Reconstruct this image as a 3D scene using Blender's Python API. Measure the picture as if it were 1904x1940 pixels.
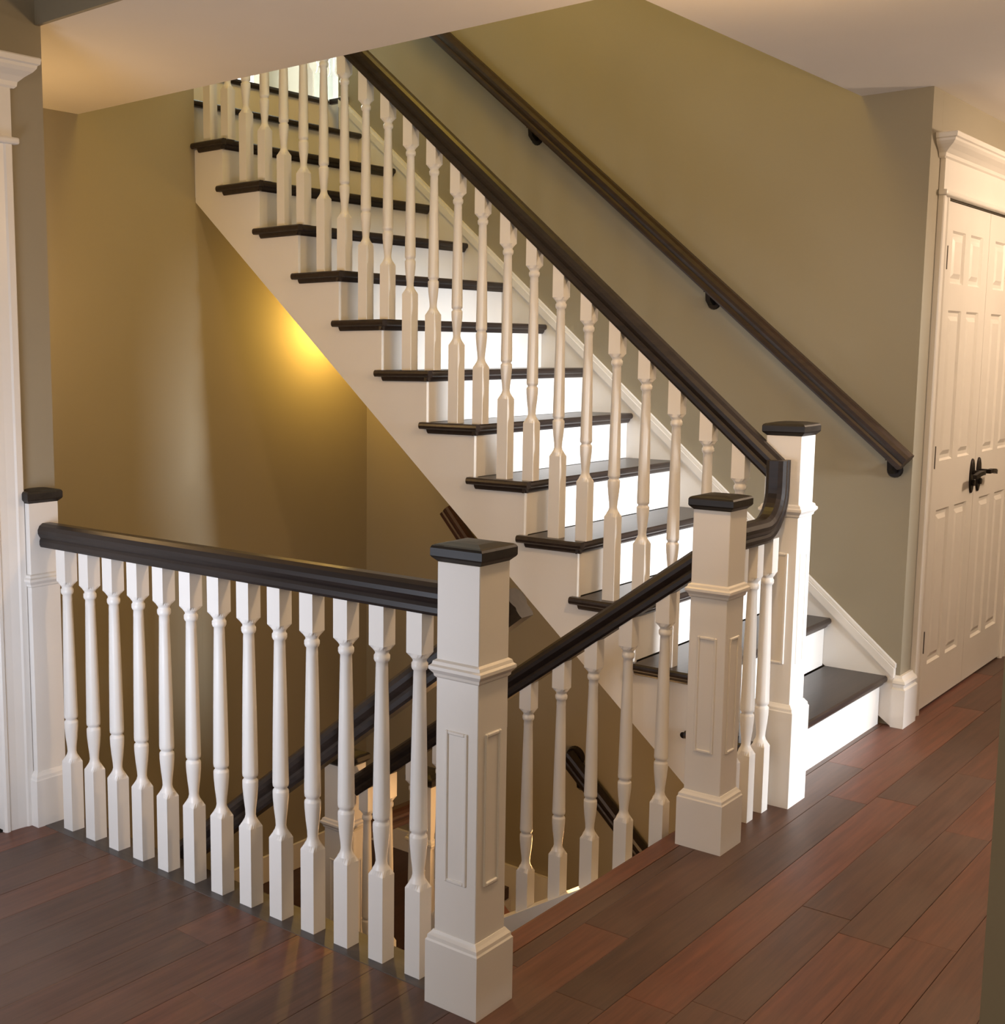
import bpy, bmesh, math, random
from mathutils import Vector, Matrix
random.seed(7)
PI = math.pi
for o in list(bpy.data.objects):
    bpy.data.objects.remove(o)
scn = bpy.context.scene
COL = scn.collection

# ------------------------------------------------------------------ camera, world, exposure
cam_d = bpy.data.cameras.new('camera')
cam = bpy.data.objects.new('camera', cam_d)
COL.objects.link(cam)
_r = Vector((0.7417647846718944, 0.670655834721363, -0.002399077916581869))
_u = Vector((-0.08329132244201608, 0.09567093157521124, 0.9919221887110861))
_f = Vector((-0.6654679254678757, 0.7355731263482395, -0.1268251393366426))
M = Matrix.Identity(4)
for i in range(3):
    M[i][0], M[i][1], M[i][2] = _r[i], _u[i], -_f[i]
M.translation = (1.52295, -2.15253, 1.45522)
cam.matrix_world = M
cam_d.sensor_fit = 'HORIZONTAL'
cam_d.sensor_width = 36.0
cam_d.lens = 36.0 * 2311.57 / 1904.0
cam_d.shift_x = (952.0 - 623.4) / 1904.0
cam_d.shift_y = 0.0002
cam_d.clip_start = 0.05
scn.camera = cam

scn.view_settings.view_transform = 'Standard'
scn.view_settings.look = 'None'
scn.view_settings.exposure = 0.0
scn.view_settings.gamma = 1.0
scn.view_settings.use_curve_mapping = False

w = bpy.data.worlds.new('world')
scn.world = w
w.use_nodes = True
bg = w.node_tree.nodes['Background']
bg.inputs[0].default_value = (1.0, 0.93, 0.86, 1)
bg.inputs[1].default_value = 0.42

GAIN = {}
GAIN_WORLD = 1.0
bg.inputs[1].default_value *= GAIN_WORLD

def lamp(name, kind, loc, energy, color, **kw):
    d = bpy.data.lights.new(name, kind)
    d.energy = energy * GAIN.get(name, 1.0)
    d.color = color
    for k, v in kw.items():
        if k != 'rot':
            setattr(d, k, v)
    o = bpy.data.objects.new(name, d)
    COL.objects.link(o)
    o.location = loc
    if 'rot' in kw:
        o.rotation_euler = kw['rot']
    return o

WARM = (1.0, 0.66, 0.36)
GOLD = (1.0, 0.58, 0.16)
# low daylight entering through the glazed entrance at the hall's right end, travelling -X
sun = lamp('daylight_sun', 'SUN', (6, 2, 2.5), 7.5, (0.95, 0.97, 1.0), angle=math.radians(14))
sun.rotation_euler = Vector((-1.0, 0.10, -0.10)).to_track_quat('-Z', 'Y').to_euler()
# hall ceiling pot light over the stair opening, added living-room fill, upstairs lamp, basement lamps
lamp('hall_pot_light', 'POINT', (0.42, 0.62, 2.12), 34, (1.0, 0.64, 0.32), shadow_soft_size=0.06)
lamp('hall_far_pot_light', 'POINT', (1.25, 3.7, 2.15), 65, (1.0, 0.74, 0.52), shadow_soft_size=0.08)
lamp('living_room_fill', 'POINT', (1.6, -2.9, 2.2), 46, (1.0, 0.72, 0.42), shadow_soft_size=0.25)  # fill added to brighten the hall ceiling, no known source
lamp('upstairs_lamp', 'POINT', (-1.05, 1.45, 4.3), 66, (1.0, 0.63, 0.09), shadow_soft_size=0.45)
lamp('upstairs_daylight', 'AREA', (-5.2, 4.0, 3.9), 190, (0.76, 1.0, 0.98), shape='RECTANGLE', size=1.0, size_y=1.2,
     rot=Vector((0.95, -0.35, -0.25)).to_track_quat('-Z', 'Y').to_euler())
lamp('stair_soffit_lamp', 'POINT', (-2.50, 2.42, 1.60), 15, (1.0, 0.59, 0.11), shadow_soft_size=0.05)
lamp('basement_lamp', 'POINT', (-0.70, 1.70, -0.42), 12, (1.0, 0.53, 0.20), shadow_soft_size=0.10)

lamp('alcove_fill', 'POINT', (-2.25, 0.30, 1.70), 11.5, (1.0, 0.62, 0.26), shadow_soft_size=0.10)  # hidden warm fill added for the ceiling and far wall
lamp('guard_cool_fill', 'AREA', (-0.8, -1.3, 0.75), 10.5, (0.80, 0.86, 1.0), shape='RECTANGLE', size=0.5, size_y=0.8, spread=math.radians(130),
     rot=Vector((-0.22, 1.0, 0.03)).to_track_quat('-Z', 'Y').to_euler())  # cool fill added close to the guard; no window stands here

# ------------------------------------------------------------------ materials
def s2l(c):
    return tuple(((x / 255.0) / 12.92) if x / 255.0 <= 0.04045 else (((x / 255.0) + 0.055) / 1.055) ** 2.4 for x in c)

def mat(name, color, rough=0.5, var=0.06, scale=6.0, bump=0.0, bscale=200.0, metal=0.0, coat=0.0, spec=0.5):
    m = bpy.data.materials.new(name)
    m.use_nodes = True
    nt = m.node_tree
    b = nt.nodes['Principled BSDF']
    b.inputs['Roughness'].default_value = rough
    b.inputs['Metallic'].default_value = metal
    b.inputs['Coat Weight'].default_value = coat
    b.inputs['Coat Roughness'].default_value = 0.15
    b.inputs['Specular IOR Level'].default_value = spec
    tc = nt.nodes.new('ShaderNodeTexCoord')
    n = nt.nodes.new('ShaderNodeTexNoise')
    n.inputs['Scale'].default_value = scale
    n.inputs['Detail'].default_value = 3
    nt.links.new(tc.outputs['Object'], n.inputs['Vector'])
    r = nt.nodes.new('ShaderNodeValToRGB')
    r.color_ramp.elements[0].position = 0.3
    r.color_ramp.elements[1].position = 0.7
    r.color_ramp.elements[0].color = tuple(c * (1 - var) for c in color) + (1,)
    r.color_ramp.elements[1].color = tuple(min(1, c * (1 + var)) for c in color) + (1,)
    nt.links.new(n.outputs['Fac'], r.inputs['Fac'])
    nt.links.new(r.outputs['Color'], b.inputs['Base Color'])
    if bump > 0:
        n2 = nt.nodes.new('ShaderNodeTexNoise')
        n2.inputs['Scale'].default_value = bscale
        nt.links.new(tc.outputs['Object'], n2.inputs['Vector'])
        bp = nt.nodes.new('ShaderNodeBump')
        bp.inputs['Strength'].default_value = bump
        bp.inputs['Distance'].default_value = 0.002
        nt.links.new(n2.outputs['Fac'], bp.inputs['Height'])
        nt.links.new(bp.outputs['Normal'], b.inputs['Normal'])
    return m

def wood(name, dark, light, rough, axis, per_object=False, coat=0.0, grain=9.0, spec=0.5):
    m = bpy.data.materials.new(name)
    m.use_nodes = True
    nt = m.node_tree
    b = nt.nodes['Principled BSDF']
    b.inputs['Roughness'].default_value = rough
    b.inputs['Coat Weight'].default_value = coat
    b.inputs['Coat Roughness'].default_value = 0.2
    b.inputs['Specular IOR Level'].default_value = spec
    tc = nt.nodes.new('ShaderNodeTexCoord')
    mp = nt.nodes.new('ShaderNodeMapping')
    sc = [60.0, 60.0, 60.0]
    sc[axis] = 3.0
    mp.inputs['Scale'].default_value = sc
    nt.links.new(tc.outputs['Object'], mp.inputs['Vector'])
    n = nt.nodes.new('ShaderNodeTexNoise')
    n.inputs['Scale'].default_value = 1.0
    n.inputs['Detail'].default_value = 5
    n.inputs['Roughness'].default_value = 0.65
    nt.links.new(mp.outputs['Vector'], n.inputs['Vector'])
    r = nt.nodes.new('ShaderNodeValToRGB')
    r.color_ramp.elements[0].position = 0.25
    r.color_ramp.elements[1].position = 0.8
    r.color_ramp.elements[0].color = tuple(dark) + (1,)
    r.color_ramp.elements[1].color = tuple(light) + (1,)
    nt.links.new(n.outputs['Fac'], r.inputs['Fac'])
    src = r.outputs['Color']
    if per_object:
        oi = nt.nodes.new('ShaderNodeObjectInfo')
        rr = nt.nodes.new('ShaderNodeValToRGB')
        cr = rr.color_ramp
        cr.elements[0].position = 0.0
        cr.elements[0].color = (0.70, 0.71, 0.73, 1)
        cr.elements[1].position = 1.0
        cr.elements[1].color = (1.42, 1.0, 0.82, 1)
        e = cr.elements.new(0.45)
        e.color = (0.95, 0.90, 0.88, 1)
        e = cr.elements.new(0.75)
        e.color = (1.25, 0.98, 0.86, 1)
        nt.links.new(oi.outputs['Random'], rr.inputs['Fac'])
        mx = nt.nodes.new('ShaderNodeMix')
        mx.data_type = 'RGBA'
        mx.blend_type = 'MULTIPLY'
        mx.inputs['Factor'].default_value = 1.0
        mx.clamp_result = False
        nt.links.new(src, mx.inputs['A'])
        nt.links.new(rr.outputs['Color'], mx.inputs['B'])
        # worn, dusty blotches
        n3 = nt.nodes.new('ShaderNodeTexNoise')
        n3.inputs['Scale'].default_value = 2.2
        n3.inputs['Detail'].default_value = 6
        nt.links.new(tc.outputs['Object'], n3.inputs['Vector'])
        mr = nt.nodes.new('ShaderNodeMapRange')
        mr.inputs['From Min'].default_value = 0.45
        mr.inputs['From Max'].default_value = 0.8
        mr.inputs['To Min'].default_value = 0.0
        mr.inputs['To Max'].default_value = 0.35
        nt.links.new(n3.outputs['Fac'], mr.inputs['Value'])
        mx2 = nt.nodes.new('ShaderNodeMix')
        mx2.data_type = 'RGBA'
        nt.links.new(mr.outputs['Result'], mx2.inputs['Factor'])
        nt.links.new(mx.outputs['Result'], mx2.inputs['A'])
        mx2.inputs['B'].default_value = (0.17, 0.125, 0.10, 1)
        src = mx2.outputs['Result']
        mr2 = nt.nodes.new('ShaderNodeMapRange')
        mr2.inputs['To Min'].default_value = rough - 0.08
        mr2.inputs['To Max'].default_value = rough + 0.15
        nt.links.new(n3.outputs['Fac'], mr2.inputs['Value'])
        nt.links.new(mr2.outputs['Result'], b.inputs['Roughness'])
    nt.links.new(src, b.inputs['Base Color'])
    bp = nt.nodes.new('ShaderNodeBump')
    bp.inputs['Strength'].default_value = 0.12
    bp.inputs['Distance'].default_value = 0.001
    nt.links.new(n.outputs['Fac'], bp.inputs['Height'])
    nt.links.new(bp.outputs['Normal'], b.inputs['Normal'])
    return m

M_WHITE = mat('white_trim_paint', (0.78, 0.76, 0.73), 0.35, 0.02, 4, 0.03, 120)
M_DOOR = mat('white_door_paint', (0.76, 0.73, 0.68), 0.4, 0.02, 4)
M_WALL = mat('greige_wall_paint', (0.312, 0.278, 0.205), 0.75, 0.04, 1.2, 0.10, 260)
M_CEIL = mat('white_ceiling_paint', (0.78, 0.74, 0.70), 0.9, 0.02, 2, 0.08, 150)
M_DARK = wood('dark_stained_wood', (0.009, 0.0065, 0.006), (0.028, 0.019, 0.016), 0.40, 0, coat=0.08, spec=0.35)
M_RAILX = M_DARK
M_CAP = wood('dark_cap_wood', (0.010, 0.0085, 0.0075), (0.030, 0.024, 0.021), 0.45, 0, coat=0.05, spec=0.35)
M_TREAD = wood('dark_tread_wood', (0.012, 0.008, 0.0075), (0.036, 0.024, 0.021), 0.36, 1, coat=0.15, spec=0.45)
M_WRAIL = wood('brown_rail_wood', (0.016, 0.008, 0.0045), (0.042, 0.021, 0.011), 0.42, 0, coat=0.10, spec=0.35)
M_RED = wood('reddish_stained_wood', (0.028, 0.010, 0.008), (0.070, 0.026, 0.020), 0.4, 1, coat=0.2)
M_PLANK = wood('plank_wood', (0.058, 0.028, 0.018), (0.142, 0.068, 0.044), 0.40, 1, per_object=True)
M_SHOE = wood('floor_shoe_wood', (0.045, 0.038, 0.036), (0.085, 0.070, 0.064), 0.4, 0)  # grey of light reflected on the strip is put into this colour
M_SUB = mat('subfloor_dark', (0.030, 0.022, 0.018), 0.7, 0.1, 5)
M_IRON = mat('oil_rubbed_metal', (0.018, 0.014, 0.012), 0.38, 0.2, 30, metal=0.7)
M_HINGE = mat('hinge_metal', (0.12, 0.10, 0.08), 0.4, 0.1, 30, metal=0.8)

def glass_mat():
    m = bpy.data.materials.new('window_glass')
    m.use_nodes = True
    b = m.node_tree.nodes['Principled BSDF']
    b.inputs['Base Color'].default_value = (0.9, 0.95, 1, 1)
    b.inputs['Emission Color'].default_value = (0.95, 0.97, 1.0, 1)
    b.inputs['Emission Strength'].default_value = 4.0
    b.inputs['Roughness'].default_value = 0.1
    return m
M_LIT = glass_mat()

# ------------------------------------------------------------------ object helpers
WL = {}
def thing(name, loc, label=None, cat=None, group=None, kind=None):
    o = bpy.data.objects.new(name, None)
    o.empty_display_size = 0.1
    COL.objects.link(o)
    o.location = loc
    WL[o] = Vector(loc)
    tag(o, label, cat, group, kind)
    return o

def tag(o, label=None, cat=None, group=None, kind=None):
    if label: o['label'] = label
    if cat: o['category'] = cat
    if group: o['group'] = group
    if kind: o['kind'] = kind
    return o

def put(name, mesh, parent=None, loc=(0, 0, 0), label=None):
    o = bpy.data.objects.new(name, mesh)
    COL.objects.link(o)
    L = Vector(loc)
    WL[o] = L
    if parent is not None:
        o.parent = parent
        o.location = L - WL[parent]
    else:
        o.location = L
    if label: o['label'] = label
    return o

def obj(name, bm, m, parent=None, label=None, smooth=False):
    """link a bmesh built in world coordinates; the origin goes to the centre of its base"""
    me = bpy.data.meshes.new(name)
    bmesh.ops.recalc_face_normals(bm, faces=bm.faces)
    if bm.verts:
        xs = [v.co.x for v in bm.verts]; ys = [v.co.y for v in bm.verts]; zs = [v.co.z for v in bm.verts]
        c = Vector(((min(xs) + max(xs)) / 2, (min(ys) + max(ys)) / 2, min(zs)))
    else:
        c = Vector()
    for v in bm.verts:
        v.co -= c
    if smooth:
        for f in bm.faces:
            f.smooth = True
    bm.to_mesh(me)
    bm.free()
    me.materials.append(m)
    return put(name, me, parent, c, label)

def box(bm, x0, x1, y0, y1, z0, z1):
    vs = [bm.verts.new((x, y, z)) for z in (z0, z1) for y in (y0, y1) for x in (x0, x1)]
    for f in ((0, 2, 3, 1), (4, 5, 7, 6), (0, 1, 5, 4), (2, 6, 7, 3), (0, 4, 6, 2), (1, 3, 7, 5)):
        bm.faces.new([vs[i] for i in f])
    return vs

def bxm(*boxes, bevel=0.0, seg=2):
    bm = bmesh.new()
    for b in boxes:
        box(bm, *b)
    if bevel:
        bmesh.ops.bevel(bm, geom=list(bm.edges), offset=bevel, segments=seg, affect='EDGES', profile=0.5)
    return bm

def prism(bm, pts, axis, a, b):
    """extrude polygon pts (2-D in the remaining axes, cyclic order) along axis from a to b"""
    def mk(p, t):
        if axis == 0: return (t, p[0], p[1])
        if axis == 1: return (p[0], t, p[1])
        return (p[0], p[1], t)
    A = [bm.verts.new(mk(p, a)) for p in pts]
    B = [bm.verts.new(mk(p, b)) for p in pts]
    n = len(pts)
    bm.faces.new(A[::-1]); bm.faces.new(B)
    for i in range(n):
        bm.faces.new((A[i], A[(i + 1) % n], B[(i + 1) % n], B[i]))

def sweep(bm, pts, ups, prof):
    """sweep profile (side, up) along pts; ups give the up vector at every point; mitred at bends"""
    rings = []
    n = len(pts)
    for i in range(n):
        p = Vector(pts[i])
        t0 = (Vector(pts[i]) - Vector(pts[i - 1])).normalized() if i > 0 else None
        t1 = (Vector(pts[i + 1]) - Vector(pts[i])).normalized() if i < n - 1 else None
        t = (t0 + t1).normalized() if t0 and t1 else (t0 or t1)
        u = Vector(ups[i]); u = (u - t * u.dot(t)).normalized()
        s = t.cross(u)
        rings.append([bm.verts.new(p + s * a + u * b) for a, b in prof])
    k = len(prof)
    for i in range(n - 1):
        for j in range(k):
            bm.faces.new((rings[i][j], rings[i][(j + 1) % k], rings[i + 1][(j + 1) % k], rings[i + 1][j]))
    bm.faces.new(rings[0][::-1]); bm.faces.new(rings[-1])

RAIL = [(-.0235, -.037), (.0235, -.037), (.027, -.030), (.027, -.018), (.0235, -.010), (.028, -.003), (.032, .005),
        (.032, .016), (.026, .028), (.014, .036), (-.014, .036), (-.026, .028), (-.032, .016), (-.032, .005),
        (-.028, -.003), (-.0235, -.010), (-.027, -.018), (-.027, -.030)]
ROUND = [(.024 * math.cos(a), .027 * math.sin(a)) for a in [2 * PI * i / 14 for i in range(14)]]
UPZ = (0, 0, 1)

def rail_bm(pts, ups=None, prof=RAIL):
    bm = bmesh.new()
    sweep(bm, pts, ups or [UPZ] * len(pts), prof)
    return bm

# ---- turned baluster mesh: square block, vase, fluted taper, collar, square block
def baluster_mesh(bottom, blocktop, top, name='baluster'):
    """z of bottom / top of lower block / top end, turning length fixed"""
    N = 24
    h = .0222
    b = blocktop
    rings = []   # (z, square?, r, flute)
    rings += [(bottom, 1, h, 0), (b - .002, 1, h, 0), (b + .012, 0, .0215, 0), (b + .020, 0, .0165, 0), (b + .030, 0, .0138, 0),
              (b + .045, 0, .0146, 0), (b + .075, 0, .0182, 0), (b + .105, 0, .0208, 0), (b + .122, 0, .0212, 0),
              (b + .126, 0, .0205, 0), (b + .129, 0, .0170, 0), (b + .134, 0, .0170, 0), (b + .137, 0, .0205, 0),
              (b + .145, 0, .0212, 0), (b + .155, 0, .0212, 1), (b + .30, 0, .0192, 1), (b + .43, 0, .0166, 1), (b + .500, 0, .0150, 1),
              (b + .506, 0, .0150, 0), (b + .521, 0, .0144, 0), (b + .524, 0, .0175, 0), (b + .529, 0, .0195, 0), (b + .538, 0, .0195, 0),
              (b + .542, 0, .0165, 0), (b + .546, 0, .0165, 0), (b + .551, 0, .0200, 0), (b + .553, 0, .0215, 0), (b + .563, 1, h, 0), (top, 1, h, 0)]
    bm = bmesh.new()
    R = []
    for z, sq, r, fl in rings:
        ring = []
        for i in range(N):
            a = 2 * PI * i / N + PI / 4
            c, s = math.cos(a), math.sin(a)
            rr = r / max(abs(c), abs(s)) if sq else r * ((0.85 if (fl and i % 2) else 1.0))
            ring.append(bm.verts.new((rr * c, rr * s, z)))
        R.append(ring)
    for k in range(len(R) - 1):
        sm = not rings[k][1] and not rings[k + 1][1]
        for i in range(N):
            f = bm.faces.new((R[k][i], R[k][(i + 1) % N], R[k + 1][(i + 1) % N], R[k + 1][i]))
            f.smooth = sm
    bm.faces.new(R[0][::-1]); bm.faces.new(R[-1])
    me = bpy.data.meshes.new(name)
    bm.to_mesh(me); bm.free()
    me.materials.append(M_WHITE)
    return me

def ring_molding(cx, cy, half, z, prof, x0=None):
    """closed square moulding around a post: prof = [(out, z)] going upward"""
    bm = bmesh.new()
    R = []
    for o_, dz in prof:
        hx = half + o_
        R.append([bm.verts.new((cx + sx * hx, cy + sy * hx, z + dz)) for sx, sy in ((-1, -1), (1, -1), (1, 1), (-1, 1))])
    for k in range(len(R) - 1):
        for i in range(4):
            bm.faces.new((R[k][i], R[k][(i + 1) % 4], R[k + 1][(i + 1) % 4], R[k + 1][i]))
    bm.faces.new(R[0][::-1]); bm.faces.new(R[-1])
    return bm

def frame_bm(face, u0, u1, z0, z1, d, wd=.008, out=.004):
    """raised moulding frame on a post face. face: ('y', yv, sign) or ('x', xv, sign)"""
    bm = bmesh.new()
    ax, v, s = face
    a, b_ = sorted((v - s * .003, v + s * out))
    def q(p0, p1, q0, q1):
        if ax == 'y': box(bm, p0, p1, a, b_, q0, q1)
        else: box(bm, a, b_, p0, p1, q0, q1)
    q(u0, u0 + wd, z0, z1); q(u1 - wd, u1, z0, z1); q(u0 + wd, u1 - wd, z0, z0 + wd); q(u0 + wd, u1 - wd, z1 - wd, z1)
    bmesh.ops.bevel(bm, geom=list(bm.edges), offset=.0018, segments=1, affect='EDGES')
    return bm

def newel(parent, cx, cy, zb=0.0, H=1.0519, hb=.1726, coll=.775, pan=(.295, .642), half=False, label=None, z_low=None):
    """box newel: shaft with recessed-panel frames, base, collar, dark cap"""
    wb, ws, wc = .071, .0562, .0679
    if half: ws = .052
    ztop = H - .038
    if half:
        bm = bxm((cx - .0, cx + .040, cy - ws, cy + ws, zb, zb + ztop))
    else:
        bm = bxm((cx - ws, cx + ws, cy - ws, cy + ws, zb, zb + ztop), bevel=.0015, seg=1)
    nw = obj('newel_post', bm, M_WHITE, parent, label)
    def clip(bm_):
        if half:   # half newel against the wall: keep only x >= cx
            bmesh.ops.bisect_plane(bm_, geom=list(bm_.verts) + list(bm_.edges) + list(bm_.faces), plane_co=(cx + .0005, 0, 0),
                                   plane_no=(1, 0, 0), clear_inner=True)
            bmesh.ops.holes_fill(bm_, edges=[e for e in bm_.edges if e.is_boundary])
        return bm_
    ox = cx - ws + .040 if half else cx
    def rm(half_, z, prof):
        return clip(ring_molding(ox, cy, half_, z, prof))
    obj('newel_base', rm(ws, zb, [(.0148, 0), (.0148, hb - .024), (.012, hb - .020), (.011, hb - .012), (.006, hb - .006), (.002, hb)]), M_WHITE, nw)
    obj('collar', rm(ws, zb + coll - .02, [(.0, 0), (.004, .004), (.005, .010), (.010, .016), (.013, .020), (.013, .027), (.008, .031), (.006, .038), (.0, .042)]), M_WHITE, nw)
    if not half:
        z0, z1 = zb + pan[0], zb + pan[1]
        obj('panel_molding', frame_bm(('y', cy - ws, -1), cx - .030, cx + .030, z0, z1, 0), M_WHITE, nw)
        obj('panel_molding', frame_bm(('x', cx + ws, 1), cy - .030, cy + .030, z0, z1, 0), M_WHITE, nw)
    obj('newel_cap', rm(ws, zb + ztop - .001, [(-.001, 0), (.002, .003), (.0095, .010), (.0117, .014), (.0117, .031), (.009, .036), (.004, .0385), (-.020, .043), (-.045, .0445)]),
        M_CAP, nw, 'dark-stained square cap on the post')
    return nw

# ------------------------------------------------------------------ dimensions found from the photograph
RISE, RUN, X1 = .2, .2275, .0108          # nosing of tread i at X1-(i-1)*RUN, z = i*RISE
YW = 2.818                                # wall behind the stair
YN, YS = 1.594, 1.624                     # nosing return edge, stringer face
YB = 1.2165                               # middle newel
YC = 1.718                                # start newel
XN = .008
XL = -2.701                               # far wall of the stairwell
XWL = -1.65                               # left wall with door casing
ZC = 2.441                                # ceiling
Z2 = 2.8                                  # upper floor
XE = -.10                                 # floor edge at the basement stair
def nose(x): return RISE + .879 * (X1 - x)

# ================================================================== THE SETTING
def struct(name, bm, m, label, cat, parent=None):
    o = obj(name, bm, m, parent)
    if parent is None:
        tag(o, label, cat, None, 'structure')
    return o

floor = struct('floor', bxm((-1.75, 2.6, -4.0, .075, -.165, -.012), (XE - .0, 2.6, .075, 5.5, -.165, -.012)), M_SUB,
               'dark reddish brown hardwood plank floor around the stair opening', 'floor')
# planks run along Y
def add_planks():
    W = .127
    x = -1.65
    n = 0
    while x < 1.16:
        xa, xb = x + .0004, min(x + W, 1.30) - .0004
        y = -1.75 + random.uniform(-.9, 0)
        while y < 4.55:
            ln = random.choice((.65, .9, 1.15, 1.4, 1.7))
            ya, yb = max(y, -1.75) + .0004, min(y + ln, 4.6) - .0004
            y += ln
            if yb - ya < .05: continue
            segs = [(ya, yb, xa, xb)]
            if xa < XE:                       # left part ends at the guard
                segs = []
                if ya < .02:
                    segs.append((ya, min(yb, .045), xa, xb))
                if yb > .046 and xb > XE + .06:
                    segs.append((max(ya, .046), yb, XE + .0545, xb))
            for a, b_, c, d in segs:
                if b_ - a < .03: continue
                bm = bmesh.new()
                dz = random.uniform(-.0004, .0004)
                vs = box(bm, c, d, a, b_, -.012, dz)
                # eased top edges
                te = [e for e in bm.edges if all(v.co.z > -.005 for v in e.verts)]
                bmesh.ops.bevel(bm, geom=te, offset=.0008, segments=1, affect='EDGES')
                obj('plank', bm, M_PLANK, floor)
                n += 1
        x += W
    return n
NPL = add_planks()
# dark wood nosings around the opening
bm = bmesh.new()
prism(bm, [(XE - .012, -.002), (XE - .004, .0002), (XE + .053, .0002), (XE + .053, -.012), (XE - .012, -.022), (XE - .016, -.012)], 1, .08, 1.62)
obj('floor_nosing', bm, M_PLANK, floor)
obj('baluster_shoe', bxm((-1.607, -.07, -.035, .085, -.012, .001), bevel=.002, seg=1), M_SHOE, floor, 'wood strip under the level balusters, greyish from reflected light painted into its colour')

# walls
struct('wall_left', bxm((XWL - .12, XWL, -4.0, -.95, 0, 2.9), (XWL - .12, XWL, -.14, .08, 0, 2.9), (XWL - .12, XWL, -.95, -.14, 2.06, 2.9)), M_WALL,
       'narrow greige wall between the white casing and the stairwell', 'wall')
struct('wall_far', bxm((XL - .12, XL, -.2, 1.6238, -2.8, 5.2), (XL - .12, XL, 1.6240, YW + .1, -2.8, 2.165)), M_WALL,
       'far stairwell wall glowing golden beside the stair', 'wall')
struct('wall_right', bxm((-2.9, .05, YW, YW + .12, -2.8, 5.2)), M_WALL, 'greige wall behind the stair carrying the wall handrail', 'wall')
struct('wall_rear', bxm((-.07, .05, YW + .1205, 3.033, 0, ZC), (-.07, .05, 4.291, 5.5, 0, ZC), (-.07, .05, 3.033, 4.291, 2.055, ZC)), M_WALL,
       'greige wall around the closet doors', 'wall')
struct('wall_front', bxm((XWL, 1.0345, .06, .075, 2.43, 3.0), (1.035, 2.6, .03, .075, 0, 3.0)), M_WALL,
       'dark shaded wall header and jamb between living room and hall', 'wall')
struct('wall_entrance', bxm((2.6, 2.72, -4.0, 1.34, 0, 3.0), (2.6, 2.72, 2.44, 5.5, 0, 3.0), (2.6, 2.72, 1.34, 2.44, 2.1, 3.0)), M_WALL,
       'hall end wall out of view, its entrance opening shaped to trim the sun beam', 'wall')  # unseen; opening edges placed to cut the sun beam
struct('wall_hall', bxm((-.07, 2.72, 5.5, 5.6, 0, 3.0)), M_WALL, 'end wall of the hall beyond the closet, out of view', 'wall')
struct('wall_stairwell', bxm((XL, XE, .078, .085, -2.8, -.012), (XL, XWL - .12, .078, .085, -.012, 2.44), (.20, .23, .10, YW, -2.8, -.166), (XE, .20, .078, .085, -2.8, -.166)), M_WALL,
       'walls lining the basement stairwell below the floor', 'wall')
# ceiling around the stair opening, thick enough to be the upper floor
struct('ceiling', bxm((XL, 2.6, .075, .99, ZC, Z2), (-.2112, 2.6, .99, 5.5, ZC, Z2), (-1.75, 2.72, -4.0, .06, 2.9, 3.0)), M_CEIL,
       'white ceiling lit warm orange, cut open above the stair', 'ceiling')
# upper storey
struct('floor', bxm((-6.2, -2.965, 1.4, 5.5, 2.44, Z2 - .002), (XL - .12, -.2, .06, .9895, Z2 + .0005, Z2 + .012)), M_CEIL,
       'upper floor landing at the head of the stair', 'floor')
struct('wall_upper', bxm((-6.2, .0, .0, .06, 2.81, 5.2), (-.05, .05, .06, YW - .001, 2.81, 5.2), (-6.2, -2.701 - .121, 1.2, 1.3, 2.81, 5.2),
                          (-6.2, -2.9, 5.5, 5.6, 2.44, 5.2)), M_WALL, 'upstairs walls around the open stairwell', 'wall')
struct('wall_window', bxm((-6.2, -6.1, 1.3, 3.2, 2.44, 5.2), (-6.2, -6.1, 5.3, 5.5, 2.44, 5.2), (-6.2, -6.1, 3.2, 5.3, 2.44, 2.95), (-6.2, -6.1, 3.2, 5.3, 4.7, 5.2)), M_WALL,
       'upstairs far wall holding the bright window', 'wall')
struct('ceiling', bxm((-6.2, .05, .0, 5.6, 5.2, 5.3)), M_CEIL, 'ceiling of the upper storey, out of view', 'ceiling')
win = thing('window_1', (-6.15, 4.25, 2.95), 'overexposed bright upstairs window behind the top balusters', 'window', None, 'structure')
obj('window_frame', bxm((-6.18, -6.06, 3.2, 3.28, 2.95, 4.7), (-6.18, -6.06, 5.22, 5.3, 2.95, 4.7), (-6.18, -6.06, 3.28, 5.22, 2.95, 3.03), (-6.18, -6.06, 3.28, 5.22, 4.62, 4.7),
                        (-6.16, -6.08, 4.21, 4.29, 3.03, 4.62)), M_WHITE, win)
obj('window_pane', bxm((-6.13, -6.12, 3.28, 4.21, 3.03, 4.62)), M_LIT, win)
obj('window_pane', bxm((-6.13, -6.12, 4.29, 5.22, 3.03, 4.62)), M_LIT, win)

# baseboards
def base_profile(h, t):
    return [(0, 0), (t, 0), (t, h - .052), (t * .75, h - .046), (t * .72, h - .034), (t * .95, h - .028), (t * .8, h - .018), (t * .45, h - .010), (t * .3, h), (0, h)]
bm = bmesh.new()
pf = base_profile(.205, .030)
# along the wall behind the stair from first riser to the corner, then round the corner to the casing (mitred sweep)
path = [(.0315, YW), (.05, YW), (.05, 2.943)]
R = []
for (px_, py_), (nx, ny) in zip(path, [(0, -1), (1, -1), (1, 0)]):
    R.append([bm.verts.new((px_ + nx * a, py_ + ny * a, z)) for a, z in pf])
for k in range(2):
    for i in range(len(pf)):
        j = (i + 1) % len(pf)
        bm.faces.new((R[k][i], R[k][j], R[k + 1][j], R[k + 1][i]))
bm.faces.new(R[0][::-1]); bm.faces.new(R[-1])
tag(obj('baseboard_right', bm, M_WHITE), 'tall white moulded baseboard wrapping the corner at the stair foot', 'baseboard', None, 'structure')

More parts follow.
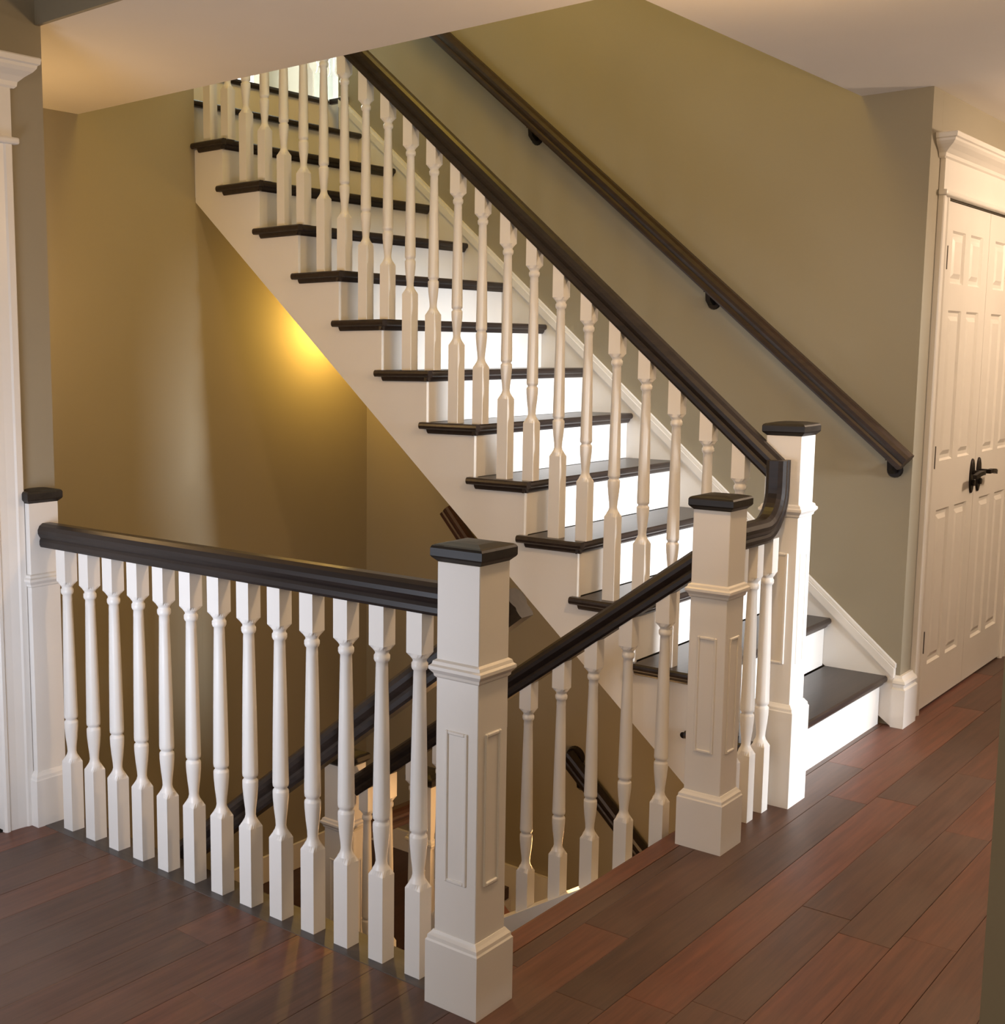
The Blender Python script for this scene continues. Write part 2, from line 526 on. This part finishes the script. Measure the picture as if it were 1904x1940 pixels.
# ---- door casing on the left wall (only its right leg and crown are in view)
d2 = thing('door_2', (XWL, -.5, 0), 'white door casing with crown at the left edge, beside the half newel', 'door frame', None, 'structure')
def casing_leg(x, s, y0, y1, z1):
    bm = bmesh.new()
    # fluted casing board: profile in (y, x)
    wd = y1 - y0
    pts = [(y0, 0), (y0, .012), (y0 + .006, .018), (y0 + .016, .018), (y0 + .022, .013), (y0 + wd * .45, .014), (y1 - .030, .018), (y1 - .024, .022), (y1 - .004, .022), (y1, .018), (y1, 0)]
    prism(bm, [(x + s * b, a) for a, b in pts], 2, 0, z1)
    return bm
def casing_leg2(x, s, y0, y1, z1, flip=False):
    if not flip: return casing_leg(x, s, y0, y1, z1)
    bm = casing_leg(x, s, y0, y1, z1)
    for v in bm.verts: v.co.y = y0 + y1 - v.co.y
    return bm
def crown_bm(x, y0, y1, z0, prof):
    """crown moulding on a wall facing +X with mitred returns at both ends; prof=[(out,z)]"""
    bm = bmesh.new()
    R = []
    for o_, dz in prof:
        R.append([bm.verts.new(c + (z0 + dz,)) for c in ((x, y0 - o_), (x + o_, y0 - o_), (x + o_, y1 + o_), (x, y1 + o_))])
    for k in range(len(R) - 1):
        for i in range(4):
            bm.faces.new((R[k][i], R[k][(i + 1) % 4], R[k + 1][(i + 1) % 4], R[k + 1][i]))
    bm.faces.new(R[0][::-1]); bm.faces.new(R[-1])
    return bm
CROWN = [(.018, 0), (.024, .006), (.026, .018), (.040, .032), (.058, .046), (.066, .056), (.068, .064), (.074, .068), (.076, .082), (.074, .086)]
obj('casing', casing_leg2(XWL, 1, -.15, -.045, 2.075), M_WHITE, d2)
obj('casing', casing_leg2(XWL, 1, -1.06, -.95, 2.075, True), M_WHITE, d2)
obj('head_board', bxm((XWL, XWL + .018, -1.06, -.045, 2.09, 2.235)), M_WHITE, d2)
obj('bead_molding', bxm((XWL, XWL + .034, -1.075, -.027, 2.072, 2.092), bevel=.006), M_WHITE, d2)
obj('crown_molding', crown_bm(XWL, -1.06, -.050, 2.232, CROWN), M_WHITE, d2)
obj('jamb', bxm((XWL - .13, XWL + .004, -.1405, -.14 + .012, 0, 2.06), (XWL - .13, XWL + .004, -.962, -.9495, 0, 2.06)), M_WHITE, d2)
obj('door_leaf', bxm((XWL - .09, XWL - .05, -.948, -.142, .01, 2.055)), M_WHITE, d2)

# ---- closet double door on the rear wall
d1 = thing('door_1', (.05, 3.655, 0), 'white six-panel closet double doors with dark lever handles at right edge', 'door', None, 'structure')
obj('casing', casing_leg2(.05, 1, 2.945, 3.036, 2.06, True), M_DOOR, d1)
obj('casing', casing_leg2(.05, 1, 4.288, 4.380, 2.06), M_DOOR, d1)
obj('head_board', bxm((.05, .068, 2.945, 4.380, 2.078, 2.198)), M_DOOR, d1)
obj('bead_molding', bxm((.05, .084, 2.932, 4.393, 2.058, 2.080), bevel=.006), M_DOOR, d1)
obj('crown_molding', crown_bm(.05, 2.945, 4.380, 2.195, CROWN), M_DOOR, d1)
def leaf(y0, y1):
    xf, t = .056, .035
    st, mu = .098, .075
    ym = (y0 + y1) / 2
    rows = [(.19, .83), (1.03, 1.63), (1.735, 1.94)]
    bm = bmesh.new()
    z0, z1 = .012, 2.048
    box(bm, xf - t, xf, y0, y0 + st, z0, z1); box(bm, xf - t, xf, y1 - st, y1, z0, z1)
    box(bm, xf - t, xf, ym - mu / 2, ym + mu / 2, z0, z1)
    zs = [z0] + [q for r in rows for q in r] + [z1]
    for a, b_ in ((y0 + st, ym - mu / 2), (ym + mu / 2, y1 - st)):
        for i in range(0, len(zs), 2):
            box(bm, xf - t, xf, a, b_, zs[i], zs[i + 1])
    lf = obj('door_leaf', bm, M_DOOR, d1)
    for a, b_ in ((y0 + st, ym - mu / 2), (ym + mu / 2, y1 - st)):
        for c, d in rows:
            bm = bmesh.new()
            # raised panel: recessed groove, sloped field
            R = []
            for ins, x in ((0, xf - .0005), (.008, xf - .009), (.022, xf - .009), (.040, xf - .001)):
                R.append([bm.verts.new((x, yy, zz)) for yy, zz in ((a + ins, c + ins), (b_ - ins, c + ins), (b_ - ins, d - ins), (a + ins, d - ins))])
            for k in range(3):
                for i in range(4):
                    bm.faces.new((R[k][i], R[k][(i + 1) % 4], R[k + 1][(i + 1) % 4], R[k + 1][i]))
            bm.faces.new(R[-1])
            bk = [bm.verts.new((xf - .03, yy, zz)) for yy, zz in ((a, c), (b_, c), (b_, d), (a, d))]
            for i in range(4):
                bm.faces.new((bk[i], bk[(i + 1) % 4], R[0][(i + 1) % 4], R[0][i]))
            bm.faces.new(bk[::-1])
            obj('panel', bm, M_DOOR, lf)
    return lf
lf1 = leaf(3.038, 3.6605)
lf2 = leaf(3.6635, 4.286)
def cyl(bm, p0, p1, r, n=12, r2=None):
    p0, p1 = Vector(p0), Vector(p1)
    t = (p1 - p0).normalized()
    u = t.orthogonal().normalized(); v = t.cross(u)
    A = [bm.verts.new(p0 + (u * math.cos(2 * PI * i / n) + v * math.sin(2 * PI * i / n)) * r) for i in range(n)]
    B = [bm.verts.new(p1 + (u * math.cos(2 * PI * i / n) + v * math.sin(2 * PI * i / n)) * (r2 if r2 is not None else r)) for i in range(n)]
    for i in range(n):
        bm.faces.new((A[i], A[(i + 1) % n], B[(i + 1) % n], B[i]))
    bm.faces.new(A[::-1]); bm.faces.new(B)
def door_handle(y, s):
    bm = bmesh.new()
    # oval escutcheon plate
    pts = [(y + .029 * math.cos(a), .935 + (.075 if True else 0) * math.sin(a)) for a in [2 * PI * i / 20 for i in range(20)]]
    prism(bm, pts, 0, .0558, .064)
    bmesh.ops.bevel(bm, geom=[e for e in bm.edges if all(v.co.x > .06 for v in e.verts)], offset=.003, segments=1, affect='EDGES')
    h = obj('door_handle', bm, M_IRON, d1, 'dark oil-rubbed lever handle with oval plate')
    bm = bmesh.new()
    cyl(bm, (.062, y, .950), (.105, y, .950), .010)
    sweep(bm, [(.103, y - s * .012, .950), (.106, y + s * .03, .952), (.104, y + s * .075, .948), (.100, y + s * .115, .940)], [UPZ] * 4,
          [(.008, -.009), (.008, .009), (-.008, .009), (-.008, -.009)])
    obj('lever', bm, M_IRON, h)
    bm = bmesh.new()
    cyl(bm, (.062, y, .905), (.074, y, .905), .013)
    obj('thumb_turn', bm, M_IRON, h)
door_handle(3.612, -1)
door_handle(3.712, 1)
for z in (.30, 1.05, 1.83):
    bm = bmesh.new(); cyl(bm, (.064, 3.0375, z - .045), (.064, 3.0375, z + .045), .006, 10)
    obj('hinge', bm, M_HINGE, d1)

# ================================================================== UPPER STAIRCASE
stair = thing('staircase', (-1.4, 2.2, 0), 'white staircase with dark treads rising left along the greige wall', 'staircase')
NT = 13
for i in range(1, NT + 1):
    xn = X1 - (i - 1) * RUN
    z = i * RISE
    if i == NT + 1: continue
    zt, zb = z, z - .026
    y_end = YW - .021
    bm = bmesh.new()
    def nosed(x_front, x_back, ya, yb):
        # rounded nosing profile in (x,z)
        pr = [(x_back, zb), (x_front - .008, zb), (x_front - .002, zb + .005), (x_front, zb + .013), (x_front - .002, zb + .021), (x_front - .008, zt), (x_back, zt)]
        prism(bm, pr, 1, ya, yb)
    xb = xn - RUN - .015
    ys = YS - .001 if i < NT else 1.62
    cut = XL + .001
    if xb < cut and i < NT:
        pass
    nosed(xn, max(xb, -5), ys, y_end)
    tr = obj('tread', bm, M_TREAD, stair)
    # nosing return along the open side, wrapping past the next riser
    bm = bmesh.new()
    xe = xn - .273
    if i == NT: xe = max(xe, XL + .002)
    if i >= 12: xe = max(xe, XL + .004)
    pr = [(YN + .008, zb), (YS - .0015, zb), (YS - .0015, zt), (YN + .008, zt), (YN + .002, zt - .005), (YN, zt - .013), (YN + .002, zb + .005)]
    if xe < xn - .02:
        prism(bm, pr, 0, xe, xn - .0005)
        obj('nosing_return', bm, M_TREAD, tr)
        # small cove moulding below
        bm = bmesh.new()
        prism(bm, [(YN + .012, zb - .0005), (YS - .0005, zb - .0005), (YS - .0005, zb - .017), (YN + .022, zb - .017), (YN + .016, zb - .010)], 0, xe + .03, xn - .012)
        prism(bm, [(xn - .012, zb - .0005), (xn - .0275, zb - .0005), (xn - .0275, zb - .017), (xn - .022, zb - .017), (xn - .016, zb - .010)], 1, YN + .012, y_end)
        obj('cove_molding', bm, M_TREAD, tr)
for i in range(1, NT + 2):
    xr = X1 - (i - 1) * RUN - .028
    z0 = (i - 1) * RISE
    z1 = i * RISE - .0265
    if i <= NT:
        obj('riser', bxm((xr - .014, xr, YS + .0005 if i > 1 else YS + .0005, YW - .021, z0 + .0005, z1)), M_WHITE, stair)
    else:
        obj('riser', bxm((xr - .014, xr, 1.625, YW - .021, z0 + .0005, z1)), M_WHITE, stair)
# landing nosing at the upper floor, turning the corner
bm = bmesh.new()
xl = X1 - 13 * RUN
prism(bm, [(xl - .13, Z2 - .026), (xl - .006, Z2 - .026), (xl, Z2 - .013), (xl - .006, Z2), (xl - .13, Z2)], 1, 1.625, YW - .022)
box(bm, xl, xl + .12, YW - .022, YW - .0005, Z2 - .026, Z2)
obj('landing_nosing', bm, M_TREAD, stair)
# outer (open) stringer: saw-tooth top, straight underside
bm = bmesh.new()
pts = []
pts.append((X1 - .0285, -.30))
for i in range(1, 13):
    xr = X1 - (i - 1) * RUN - .0285
    pts.append((xr, i * RISE - .027)); pts.append((xr - RUN, i * RISE - .027))
xend = XL + .001
pts = [p for p in pts if p[0] > xend]
pts.append((xend, 12 * RISE - .027)) if pts[-1][1] < 12 * RISE - .03 else pts.append((xend, pts[-1][1]))
def sof(x): return -.229 - .879 * x
pts.append((xend, sof(xend)))
pts.append((X1 - .0285 - .05, sof(X1 - .0785)))
pts.append((X1 - .0285 - .05, -.30))
# saw-tooth polygon, triangulated safely through strips under each tread
bm = bmesh.new()
for i in range(1, 14):
    xa = X1 - (i - 1) * RUN - .0285
    xb = max(xa - RUN, xend)
    if xa <= xend: break
    zt = i * RISE - .027
    za, zb_ = sof(xa), sof(xb)
    if i == 13: zt = 13 * RISE - .027
    prism(bm, [(xa, max(za, -.32)), (xa, zt), (xb, zt), (xb, max(zb_, -.32))], 1, YS, YS + .028)
bmesh.ops.remove_doubles(bm, verts=bm.verts, dist=.0002)
st_o = obj('stringer', bm, M_WHITE, stair)
bm = bmesh.new(); cyl(bm, (-.269, YS - .018, .183), (-.269, YS, .183), .011, 14, .007)
obj('knob', bm, M_IRON, st_o, 'small dark round knob on the white stringer')
# soffit under the flight
bm = bmesh.new()
prism(bm, [(xend, sof(xend) + .008), (X1 - .08, sof(X1 - .08) + .008), (X1 - .08, sof(X1 - .08) + .02), (xend, sof(xend) + .02)], 1, YS + .0285, YW - .001)
obj('soffit', bm, M_WALL, stair, 'greige sloping underside of the stair')
# skirt board on the wall with cap moulding
bm = bmesh.new()
xs0, xs1 = .030, -2.88
def sk(x): return nose(x) + .013
prism(bm, [(xs0, .0), (xs0, sk(xs0)), (xs1, sk(xs1)), (xs1, sk(xs1) - .55)], 1, YW - .020, YW - .0005)
sk_o = obj('skirt_board', bm, M_WHITE, stair)
bm = bmesh.new()
prism(bm, [(xs0 + .003, sk(xs0)), (xs0 + .003, sk(xs0) + .038), (xs1, sk(xs1) + .038), (xs1, sk(xs1))], 1, YW - .026, YW - .0005)
prism(bm, [(xs0 + .005, sk(xs0) + .0385), (xs0 + .005, sk(xs0) + .055), (xs1, sk(xs1) + .055), (xs1, sk(xs1) + .0385)], 1, YW - .018, YW - .0005)
obj('skirt_cap', bm, M_WHITE, sk_o)

# ================================================================== STAIR BALUSTRADE (start newel, middle newel, raked rail, gooseneck)
sb = thing('balustrade', (0, 1.66, 0), 'white balustrade climbing the upper stair, dark rail dropping in a gooseneck to the middle newel', 'balustrade')
newel(sb, XN, YC, 0, 1.2415, .34, .965, (.47, .83), label='tallest white box newel, at the foot of the stair')
newel(sb, XN, YB, 0, label='white panelled box newel where the basement rail starts')
YR = 1.656
def rc(x): return nose(x) + .883
P = [(-2.98, YR, rc(-2.98)), (.004, YR, rc(.004))]
obj('handrail', rail_bm(P), M_DARK, sb)
# gooseneck: level from the middle newel, curving up to a vertical end against the start newel
pts, ups = [], []
yv, zc, rad = 1.626, .917, .125
pts.append((XN, YB + .0565, zc)); ups.append(UPZ)
for k in range(0, 10):
    a = (PI / 2) * k / 9
    pts.append((XN, yv - rad + rad * math.sin(a), zc + rad - rad * math.cos(a)))
    ups.append((0, -math.sin(a), math.cos(a)))
pts.append((XN, yv, 1.128)); ups.append((0, -1, 0))
obj('gooseneck', rail_bm(pts, ups), M_DARK, sb, 'dark glossy curved gooseneck fitting')
bal_front = {}
def put_bal(mesh, x, y, z, parent):
    return put('baluster', mesh, parent, (x, y, z))
zr_bot = lambda x: rc(x) - .043
def up_bal(i, rear):
    xn = X1 - (i - 1) * RUN
    x = xn - (.138 if rear else .024)
    key = rear
    if key not in bal_front:
        L = zr_bot(x) - i * RISE + .012
        bal_front[key] = baluster_mesh(0, .298 if rear else .214, L)
    put_bal(bal_front[key], x, YR, i * RISE, sb)
for i in range(1, 13):
    for rear in (0, 1):
        if i == 1 and not rear: continue
        if i == 12 and rear: continue
        up_bal(i, rear)
up_bal(12, 1) if X1 - 11 * RUN - .138 > XL + .03 else None
MB_LEVEL = baluster_mesh(0, .217, .888)
for y in (1.353, 1.466, 1.579):
    put_bal(MB_LEVEL, XN, y, 0, sb)

# ================================================================== LEVEL BALUSTRADE (foreground)
lb = thing('balustrade', (-.8, .0, 0), 'level white balustrade with dark rail in the foreground, guarding the stairwell', 'balustrade')
newel(lb, 0, 0, 0, label='nearest white panelled box newel at the corner of the opening')
newel(lb, XWL + .0005, .008, 0, half=True, label='white half newel fixed to the left wall')
YG = .016
obj('handrail', rail_bm([(XWL + .041, YG, .915), (-.0565, YG, .915)]), M_DARK, lb)
SP = .1127
for k in range(13):
    put_bal(MB_LEVEL, -.1590 - SP * k, YG, .001, lb)

# ================================================================== BASEMENT BALUSTRADE (descends from the middle newel)
bb = thing('balustrade', (-.75, YB, -.6), 'white balustrade descending to the basement behind the nearest newel', 'balustrade')
def r2(x): return .83 - .7535 * (-.08 - x)
obj('handrail', rail_bm([(-.0485, YB, r2(-.0485)), (-1.39, YB, r2(-1.39))]), M_DARK, bb)
newel(bb, -1.445, YB, -1.20, 1.16, coll=.885, pan=(.40, .75), label='white box newel with dark cap at the basement landing')
def curb(x): return -.40 + .66 * (x + .62)
bm = bmesh.new()
prism(bm, [(-.118, curb(-.118) - .34), (-.118, curb(-.118)), (-1.385, curb(-1.385)), (-1.385, curb(-1.385) - .34)], 1, YB - .05, YB + .04)
obj('stringer', bm, M_WHITE, bb)
for x in [-.152, -.273, -.392, -.508, -.632, -.752, -.872, -.992, -1.112, -1.232, -1.335]:
    zt = curb(x) - .012
    m_ = baluster_mesh(0, r2(x) - .685 - zt, r2(x) - .028 - zt)
    put_bal(m_, x, YB, zt, bb)
mb2 = baluster_mesh(-.05, .118, .78)

# ================================================================== BASEMENT STAIRCASE
bs = thing('staircase', (-.9, .65, -1.3), 'dark-treaded basement stair turning at a landing below the floor', 'staircase')
LZ = -1.20
r_, g_ = LZ / 6, .238
for k in range(1, 6):
    xa = XE + .045 - (k - 1) * g_
    z = r_ * k
    obj('tread', bxm((xa - g_ - .02, xa - .002, .09, YB - .051, z - .03, z), bevel=.004, seg=1), M_RED, bs)
for k in range(1, 7):
    xa = XE + .043 - (k - 1) * g_
    obj('riser', bxm((xa - .012, xa - .0025, .09, YB - .051, r_ * k + .0005, r_ * (k - 1) - (.0305 if k > 1 else .205))), M_WHITE, bs) if k > 1 else obj('riser', bxm((xa - .012, xa - .0025, .09, YB - .051, r_ + .0005, -.166)), M_WHITE, bs)
obj('landing', bxm((XL + .001, -1.37, .09, YB - .031, LZ - .06, LZ), (XL + .001, -1.37, YB - .031, YB + .09, LZ - .06, LZ), (XL + .001, -1.74, YB + .0905, YW - .001, LZ - .06, LZ)), M_RED, bs)
obj('baseboard', bxm((XL + .001, XL + .016, .09, YW - .021, LZ, LZ + .14), bevel=.003, seg=1), M_WHITE, bs)
bm = bmesh.new()
prism(bm, [(XL + .016, LZ + .0), (XL + .016, LZ + .11), (-1.50, LZ + .11), (-.12, LZ + .11 - 1.38 * .86), (-.12, LZ - 1.60), (-1.40, LZ - .40), (-1.75, LZ - .20), (-1.75, LZ)], 1, YW - .020, YW - .0005)
obj('skirt_board', bm, M_WHITE, bs)
g_ = .2275
for k in range(1, 7):
    xa = -1.74 + (k - 1) * g_
    z = LZ + r_ * k
    obj('tread', bxm((xa + .002, xa + g_ + .02, YB + .09, YW - .021, z - .03, z), bevel=.004, seg=1), M_RED, bs)
    obj('riser', bxm((xa, xa + .012, YB + .09, YW - .021, z + .0005, z - r_ - .0605 if k == 1 else z - r_ - .0305)), M_WHITE, bs)
obj('floor_slab', bxm((-1.74 + 6 * g_, XE, YB - .03, YW - .021, LZ + r_ * 7 - .05, LZ + r_ * 7)), M_RED, bs)

# lower newel and short rails at the turn of the basement stair
lw = thing('balustrade', (-1.40, 1.62, LZ), 'lower white newel with dark cap and short rails below the stair', 'balustrade')
newel(lw, -1.40, 1.68, LZ, .97, coll=.69, pan=(.25, .58), label='lit white newel at the head of the lower flight')
obj('handrail', rail_bm([(-1.34, 1.68, -.48), (-.60, 1.68, -1.10)]), M_RED, lw)
obj('handrail', rail_bm([(-1.42, 1.30, -.36), (-1.40, 1.62, -.36)], prof=RAIL), M_RED, lw)
for x in (-1.2, -1.05, -.9):
    put_bal(mb2, x, 1.68, -1.32 + (-.48 - (x + 1.34) * .838 + .48) - .02, lw)

# ================================================================== WALL HANDRAILS
def bracket(parent, x, zc_, y_wall, drop=.045):
    bm = bmesh.new()
    cyl(bm, (x, y_wall - .0005, zc_ - .085), (x, y_wall - .010, zc_ - .085), .031, 16, .027)
    sweep(bm, [(x, y_wall - .008, zc_ - .085), (x, y_wall - .035, zc_ - .088), (x, y_wall - .055, zc_ - .074), (x, y_wall - .060, zc_ - .034)],
          [UPZ, UPZ, (0, 1, .6), (0, 1, 0)], [(.010, -.010), (.010, .010), (-.010, .010), (-.010, -.010)])
    box(bm, x - .016, x + .016, y_wall - .072, y_wall - .048, zc_ - .044, zc_ - .030)
    obj('bracket', bm, M_IRON, parent, 'black metal bracket')
wr = thing('wall_handrail', (-1.1, YW - .06, 1.8), 'long dark brown handrail bracketed to the wall above the upper stair', 'handrail')
def wz(x): return 1.748 - .871 * (x + .759)
obj('rail', rail_bm([(-2.98, YW - .06, wz(-2.98)), (.045, YW - .06, wz(.045))]), M_WRAIL, wr)
for x in (-1.665, -.775, -.012):
    bracket(wr, x, wz(x), YW)

lr = thing('wall_handrail', (-.9, YW - .06, -.9), 'dark handrail on the wall below the upper stair, seen between the balusters', 'handrail')
def lz(x): return -.455 - .93 * (x + 1.37)
obj('rail', rail_bm([(-1.40, YW - .06, lz(-1.40)), (-.15, YW - .06, lz(-.15))]), M_DARK, lr)
bracket(lr, -1.33, lz(-1.33) - .0, YW)
bm = bmesh.new()
cyl(bm, (-1.385, YW - .0005, lz(-1.385)), (-1.385, YW - .024, lz(-1.385)), .048, 20, .040)
cyl(bm, (-1.385, YW - .023, lz(-1.385)), (-1.385, YW - .060, lz(-1.385)), .028, 14)
obj('rosette', bm, M_DARK, lr, 'round dark rosette where the rail meets the wall')
bracket(lr, -.5, lz(-.5), YW)

# rail just inside the level balustrade, bracketed off the stairwell lining, going down with the first basement flight
ir = thing('wall_handrail', (-.5, .13, .5), 'dark handrail descending just inside the level balustrade', 'handrail')
def iz(x): return .905 - .79 * (.03 - x)
obj('rail', rail_bm([(.03, .135, iz(.03)), (-1.42, .135, iz(-1.42))]), M_DARK, ir)
bracket_y = .057
bm = bmesh.new()
cyl(bm, (-.02, .0565, iz(-.02) - .075), (-.02, .066, iz(-.02) - .075), .026, 14)
sweep(bm, [(-.02, .064, iz(-.02) - .075), (-.02, .11, iz(-.02) - .075), (-.02, .135, iz(-.02) - .033)], [UPZ, UPZ, (0, -1, 0)], [(.009, -.009), (.009, .009), (-.009, .009), (-.009, -.009)])
obj('bracket', bm, M_IRON, ir, 'black metal bracket')
bm = bmesh.new()
xk = -1.2
cyl(bm, (xk, .0855, iz(xk) - .07), (xk, .095, iz(xk) - .07), .026, 14)
sweep(bm, [(xk, .093, iz(xk) - .07), (xk, .12, iz(xk) - .07), (xk, .135, iz(xk) - .033)], [UPZ, UPZ, (0, -1, 0)], [(.009, -.009), (.009, .009), (-.009, .009), (-.009, -.009)])
obj('bracket', bm, M_IRON, ir)

# short dark rail end peeping out under the stringer
se = thing('wall_handrail', (-2.04, YW - .06, .62), 'short reddish dark rail end on the wall, peeping out under the stair stringer', 'handrail')
obj('rail', rail_bm([(-2.12, YW - .06, .690), (-1.90, YW - .06, .44)]), M_RED, se)
bracket(se, -2.03, .575, YW)

# ================================================================== UPSTAIRS BALUSTRADE
ub = thing('balustrade', (-3.25, 3.1, Z2), 'bright white balusters on the upper landing in front of the window', 'balustrade')
MB_UP = baluster_mesh(0, .217, .90)
for k in range(9):
    put_bal(MB_UP, -3.25, 2.95 + k * .105, Z2, ub)
obj('handrail', rail_bm([(-3.25, 2.88, Z2 + .93), (-3.25, 3.95, Z2 + .93)]), M_DARK, ub)
print('planks', NPL)
